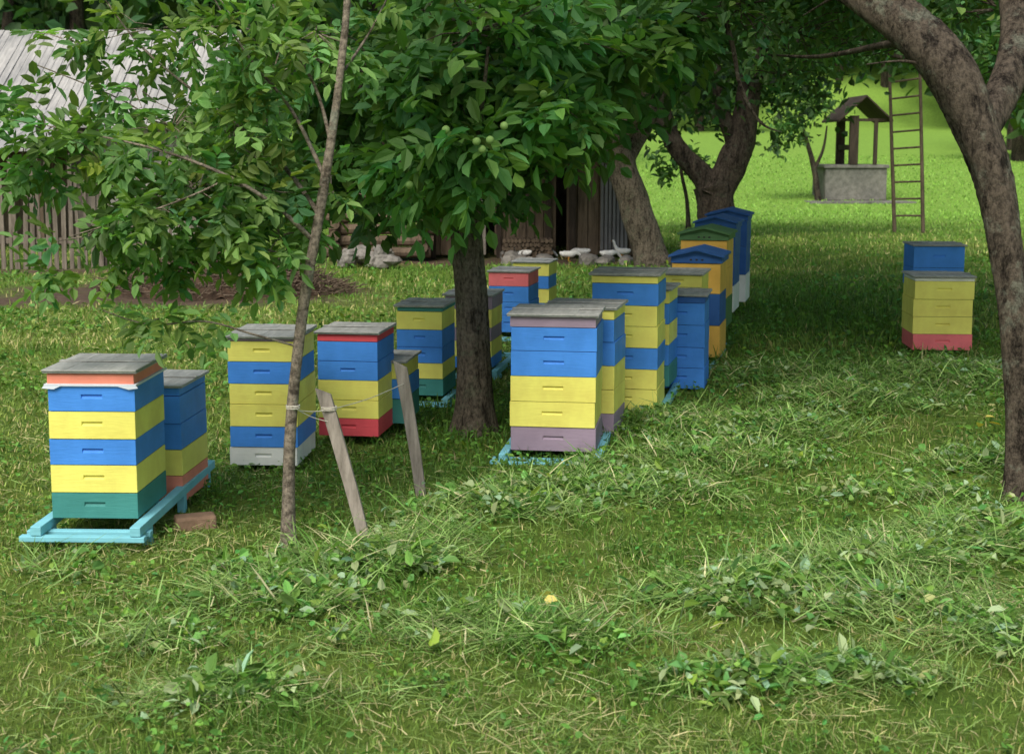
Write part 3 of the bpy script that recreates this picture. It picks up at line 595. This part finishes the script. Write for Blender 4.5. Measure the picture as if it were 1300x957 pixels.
def f(bm):
    add_box(bm,xb0,xb1,yb+5,yb+5.1,0,2.2,0); add_box(bm,xb1-.1,xb1,yb+.04,yb+5,0,2.2,0); add_box(bm,xb0,xb0+.1,yb+.04,yb+5,0,2.2,0); add_box(bm,xb0+.1,xb1-.1,yb+.5,yb+.6,0,2.1,0)
    for xx in (xb1-.16,-8.75,-7.7,-11): add_box(bm,xx,xx+.14,yb-.05,yb-.012,0,2.2,0)
    vs=[bm.verts.new(c) for c in ((xb1-.05,yb,2.2),(xb1-.05,yb+5.1,2.2),(xb1-.05,yb+2.55,3.8))]; bm.faces.new(vs)
part('frame',[GREYW],B,f)
def f(bm):
    n=70; w=(xb1-xb0+1)/n
    for k in range(n):
        x=xb0-.5+k*w; j=random.uniform(-.02,.03)
        for (ya,za,yc,zc) in ((yb-.6,1.98+j,yb+2.55,3.9),(yb+5.7,1.98+j,yb+2.55,3.9)):
            vs=[bm.verts.new(c) for c in ((x,ya,za),(x+w-.012,ya,za),(x+w-.012,yc,zc),(x,yc,zc),(x,ya,za+.03+j*.3),(x+w-.012,ya,za+.03+j*.3),(x+w-.012,yc,zc+.03+j*.3),(x,yc,zc+.03+j*.3))]
            for q in HEX: bm.faces.new([vs[t] for t in q])
part('roof',[ROOFM],B,f,0)
W=empty('woodshed'); yw=22.6; xw1=P(52,200,yw)[0]; xw0=xw1-3.5
def f(bm):
    for xx in (xw0,(xw0+xw1)/2,xw1-.12): add_box(bm,xx,xx+.12,yw,yw+.12,0,1.65,0); add_box(bm,xx,xx+.12,yw+1.6,yw+1.72,0,2.1,0)
    planks(bm,xw0,xw1,yw+1.73,0,2.05,.18)
part('posts_and_wall',[BROWNW],W,f)
def f(bm):
    n=22; w=(xw1-xw0+.5)/n
    for k in range(n):
        x=xw0-.25+k*w; vs=[bm.verts.new(c) for c in ((x,yw-.35,1.6),(x+w-.01,yw-.35,1.6),(x+w-.01,yw+2,2.25),(x,yw+2,2.25),(x,yw-.35,1.64),(x+w-.01,yw-.35,1.64),(x+w-.01,yw+2,2.29),(x,yw+2,2.29))]
        for q in HEX: bm.faces.new([vs[t] for t in q])
part('roof',[ROOFM],W,f,0)
Fn=empty('picket_fence'); yf=G(60,342)[1]
def f(bm):
    x=-11.5
    while x<P(262,300,yf)[0]:
        w=random.uniform(.04,.07); hh=random.uniform(1.2,1.6); tl=random.uniform(-.06,.06); yy=yf+random.uniform(-.01,.01)
        v=[bm.verts.new(c) for c in ((x,yy,0),(x+w,yy,0),(x+w+tl,yy,hh-.05),(x+w/2+tl,yy,hh),(x+tl,yy,hh-.07))]
        v2=[bm.verts.new((q.co.x,q.co.y+.022,q.co.z)) for q in v]
        bm.faces.new(v); bm.faces.new(v2[::-1])
        for k in range(5): bm.faces.new([v[k],v[(k+1)%5],v2[(k+1)%5],v2[k]])
        x+=w+random.uniform(.035,.09)
part('pickets',[FENCEW],Fn,f,0)
def f(bm):
    xe=P(262,300,yf)[0]
    add_box(bm,-11.5,xe,yf+.034,yf+.07,.35,.43,0); add_box(bm,-11.5,xe,yf+.034,yf+.07,1.05,1.13,0)
    for k in range(5): add_box(bm,-11.4+k*1.9,-11.3+k*1.9,yf+.072,yf+.17,0,1.35,0)
part('rails_and_posts',[FENCEW],Fn,f)
acc=Acc(); g=G(275,378); n=40; u,v=np.meshgrid(np.linspace(-1,1,n),np.linspace(-1,1,n)); rr=np.sqrt(u*u+v*v)
xx=g[0]+u*1.25; yy=g[1]+.5+v*.7; zz=.42*np.clip(1-rr**1.6,-.1,1)*(1+.3*nz(xx,yy,4,3))+.05*nz(xx,yy,12,1)
i=np.arange(n-1)[:,None]*n; j=np.arange(n-1)[None]
acc.add(np.stack([xx,yy,zz],-1).reshape(-1,3),np.stack([i+j,i+j+1,i+n+j+1,i+n+j],-1).reshape(-1,4)); acc.obj('soil_heap',SOIL,smooth=True)
acc=Acc(); M=1800; a=rng.random(M)*6.28; q=np.sqrt(rng.random(M)); x=g[0]+1.5*q*np.cos(a); y=g[1]+.5+.9*q*np.sin(a)
A=np.stack([x,y,.42*np.clip(1-q**1.6,0,1)+.03],1); d=rng.normal(size=(M,3)); d[:,2]=np.abs(d[:,2])*.4; sticks(acc,A,A+d*.12,.008,.004); acc.obj('brushwood_litter',BROWNW)
def rock(bm,c,r):
    m=bmesh.ops.create_icosphere(bm,subdivisions=2,radius=1); sx,sy,sz=r*random.uniform(.8,1.3),r*random.uniform(.8,1.2),r*random.uniform(.5,.8)
    ph=random.random()*9
    for v_ in m['verts']:
        k=1+.18*math.sin(v_.co.x*3+ph)+.14*math.sin(v_.co.y*4+ph*2)+.1*math.cos(v_.co.z*5+ph)
        v_.co=(c[0]+v_.co.x*sx*k,c[1]+v_.co.y*sy*k,c[2]+v_.co.z*sz*k)
bm=bmesh.new()
for k in range(46):
    px=random.uniform(436,496); yy=random.uniform(19.6,21.0); lay=random.random(); rock(bm,(P(px,320,yy)[0],yy,.06+.16*lay*lay),random.uniform(.06,.13))
finish(bm,'stone_pile',[STONE],bev=0)
bm=bmesh.new()
for k in range(26):
    px=random.choice([random.uniform(640,700),random.uniform(740,800)]); yy=random.uniform(20.2,21.4); rock(bm,(P(px,320,yy)[0],yy,.04),random.uniform(.05,.14))
finish(bm,'field_stones',[STONE],bev=0)
# ---------------------------------------------------------------- well
Wl=empty('stone_well'); yw=G(1085,262)[1]; a=P(1047,258,yw); b_=P(1125,258,yw); cx=(a[0]+b_[0])/2; ww=b_[0]-a[0]
part('slab',[CONC],Wl,lambda bm:add_box(bm,cx-ww*.85,cx+ww*.85,yw-.9,yw+ww+.3,-.05,.16,0),.02)
def f(bm):
    h_=1.05; y0=yw; y1=yw+ww; x0=a[0]; x1=b_[0]; t=.16
    add_box(bm,x0,x1,y0,y0+t,.161,h_,0); add_box(bm,x0,x1,y1-t,y1,.161,h_,0); add_box(bm,x0,x0+t,y0+t+.001,y1-t-.001,.161,h_,0); add_box(bm,x1-t,x1,y0+t+.001,y1-t-.001,.161,h_,0)
    for (xa,xb_,ya,yb_) in ((x0-.05,x1+.05,y0-.05,y0+t),(x0-.05,x1+.05,y1-t,y1+.05),(x0-.05,x0+t,y0+t+.002,y1-t-.002),(x1-t,x1+.05,y0+t+.002,y1-t-.002)): add_box(bm,xa,xb_,ya,yb_,h_+.001,h_+.1,0)
part('basin',[CONC],Wl,f,.02)
def f(bm):
    add_box(bm,cx-.22,cx+.02,yw-.06,yw-.055+.16,1.152,2.5,0); add_box(bm,cx-.22,cx+.02,yw+ww-.15,yw+ww,1.152,2.5,0)
    add_box(bm,cx+.45,cx+.55,yw-.06,yw+.05,1.152,2.4,0)
    add_box(bm,cx-.18,cx-.02,yw+.12,yw+ww-.17,1.55,1.7,0); rc=cx+.15
    for s_ in (-1,1):
        for k in range(6):
            y0=yw-.3+k*(ww+.5)/6; y1=y0+(ww+.5)/6-.01
            vs=[bm.verts.new(c) for c in ((rc+s_*.75,y0,2.32),(rc+s_*.75,y1,2.32),(rc,y1,3.0),(rc,y0,3.0),(rc+s_*.75,y0,2.38),(rc+s_*.75,y1,2.38),(rc,y1,3.06),(rc,y0,3.06))]
            for q in HEX: bm.faces.new([vs[t] for t in q])
    add_box(bm,rc-.66,rc+.66,yw-.05,yw+.03,2.34,2.42,0)
part('roof_and_windlass',[DARKW],Wl,f,.01)
acc=Acc(); yl=G(1172,296)[1]
r0,r1=P(1172,296,yl),P(1168,78,yl+.6); l0,l1=P(1136,284,yl+.2),P(1129,84,yl+.8); l0[2]=0
tube(acc,[r0,(r0+r1)/2,r1],[.04,.035,.03],8,3,.05); tube(acc,[l0,(l0+l1)/2,l1],[.04,.035,.03],8,3,.05)
for k in range(9):
    t=.1+.1*k; tube(acc,[l0+(l1-l0)*t,r0+(r1-r0)*t],[.02,.02],6,2,.03)
acc.obj('wooden_ladder',BROWNW,smooth=True)
# ---------------------------------------------------------------- ducks
WHT,nt,b,o=newmat('white_feathers'); n=noise(nt,30,5); r=ramp(nt,n.outputs[0],[(.3,(.62,.60,.54)),(.7,(.8,.8,.76))]); nt.links.new(r.outputs[0],b.inputs['Base Color']); b.inputs['Roughness'].default_value=.9
BEAK,nt,b,o=newmat('orange_beak'); b.inputs['Base Color'].default_value=(.7,.3,.05,1)
def duck(px,py,rot,pose):
    g=G(px,py); E=empty('white_duck',(g[0],g[1],tz1(*g)-.005)); E.rotation_euler=(0,0,rot); E.scale=(.68,)*3
    def skin(name,vs,es,mat,root=0):
        bm=bmesh.new(); la=bm.verts.layers.skin.verify(); vv=[]
        for (c,r_) in vs:
            v=bm.verts.new(c); v[la].radius=(r_[0],r_[1]) if isinstance(r_,tuple) else (r_,r_); vv.append(v)
        vv[root][la].use_root=True
        for a_,b2 in es: bm.edges.new((vv[a_],vv[b2]))
        me=bpy.data.meshes.new(name); bm.to_mesh(me); bm.free(); me.materials.append(mat)
        ob=bpy.data.objects.new(name,me); scene.collection.objects.link(ob); ob.parent=E
        m=ob.modifiers.new('Skin','SKIN'); m.use_smooth_shade=True; s_=ob.modifiers.new('Sub','SUBSURF'); s_.levels=1; s_.render_levels=2
    if pose=='up': nk=[((.15,0,.24),.045),((.19,0,.31),.03),((.20,0,.37),.028),((.225,0,.40),.035),((.25,0,.398),.022)]; bk=((.262,0,.396),(.31,0,.386))
    else: nk=[((.17,0,.20),.045),((.24,0,.16),.03),((.29,0,.11),.028),((.315,0,.075),.033),((.33,0,.055),.022)]; bk=((.335,0,.045),(.36,0,.012))
    body=[((-.05,0,.17),(.085,.075)),((-.14,0,.185),(.06,.05)),((-.21,0,.22),(.02,.03)),((.05,0,.17),(.09,.085)),((.11,0,.19),(.07,.07))]+nk
    skin('body',body,[(0,1),(1,2),(0,3),(3,4),(4,5),(5,6),(6,7),(7,8),(8,9)],WHT)
    skin('beak',[(bk[0],(.014,.01)),(bk[1],(.012,.005))],[(0,1)],BEAK)
    for s_,nm in ((-1,'leg_left'),(1,'leg_right')):
        skin(nm,[((0,s_*.04,.12),.018),((-.01,s_*.045,.06),.009),((0,s_*.045,.012),.008),((.05,s_*.05,.008),(.018,.005))],[(0,1),(1,2),(2,3)],BEAK)
for (px,py,rot,po) in [(664,331,2.8,'up'),(690,329,.3,'down'),(722,333,0.1,'down'),(738,329,3.0,'down'),(772,332,.4,'down'),(790,329,2.6,'up')]: duck(px,py,rot,po)
# ---------------------------------------------------------------- light, sky, camera
w=bpy.data.worlds.new('World'); scene.world=w; w.use_nodes=True; nt=w.node_tree; bg=nt.nodes['Background']
sky=nt.nodes.new('ShaderNodeTexSky'); sky.sky_type='NISHITA'; sky.sun_disc=False
el,az=52,200
sky.sun_elevation=math.radians(el); sky.sun_rotation=math.radians(az); sky.dust_density=3; sky.ozone_density=.5; sky.air_density=1.3
nt.links.new(sky.outputs[0],bg.inputs[0]); bg.inputs[1].default_value=.15
ld=bpy.data.lights.new('sun','SUN'); ld.energy=3.2; ld.angle=math.radians(32); ld.color=(1,.96,.90)
lo=bpy.data.objects.new('sun',ld); scene.collection.objects.link(lo)
e,a_=math.radians(el),math.radians(az); sd=Vector((math.cos(e)*math.sin(a_),math.cos(e)*math.cos(a_),math.sin(e)))
lo.rotation_euler=sd.to_track_quat('Z','Y').to_euler(); lo.location=(0,0,30)
cd=bpy.data.cameras.new('camera'); cam=bpy.data.objects.new('camera',cd); scene.collection.objects.link(cam)
cam.location=(0,0,H); cam.rotation_euler=(math.pi/2-TH,0,0); cd.sensor_width=36; cd.lens=36*FP/1300; cd.shift_y=-44.5/1300; cd.clip_end=1000; cd.clip_start=.05
cd.dof.use_dof=True; cd.dof.focus_distance=7.6; cd.dof.aperture_fstop=5.6
scene.camera=cam
scene.view_settings.view_transform='Standard'; scene.view_settings.look='None'; scene.view_settings.exposure=0
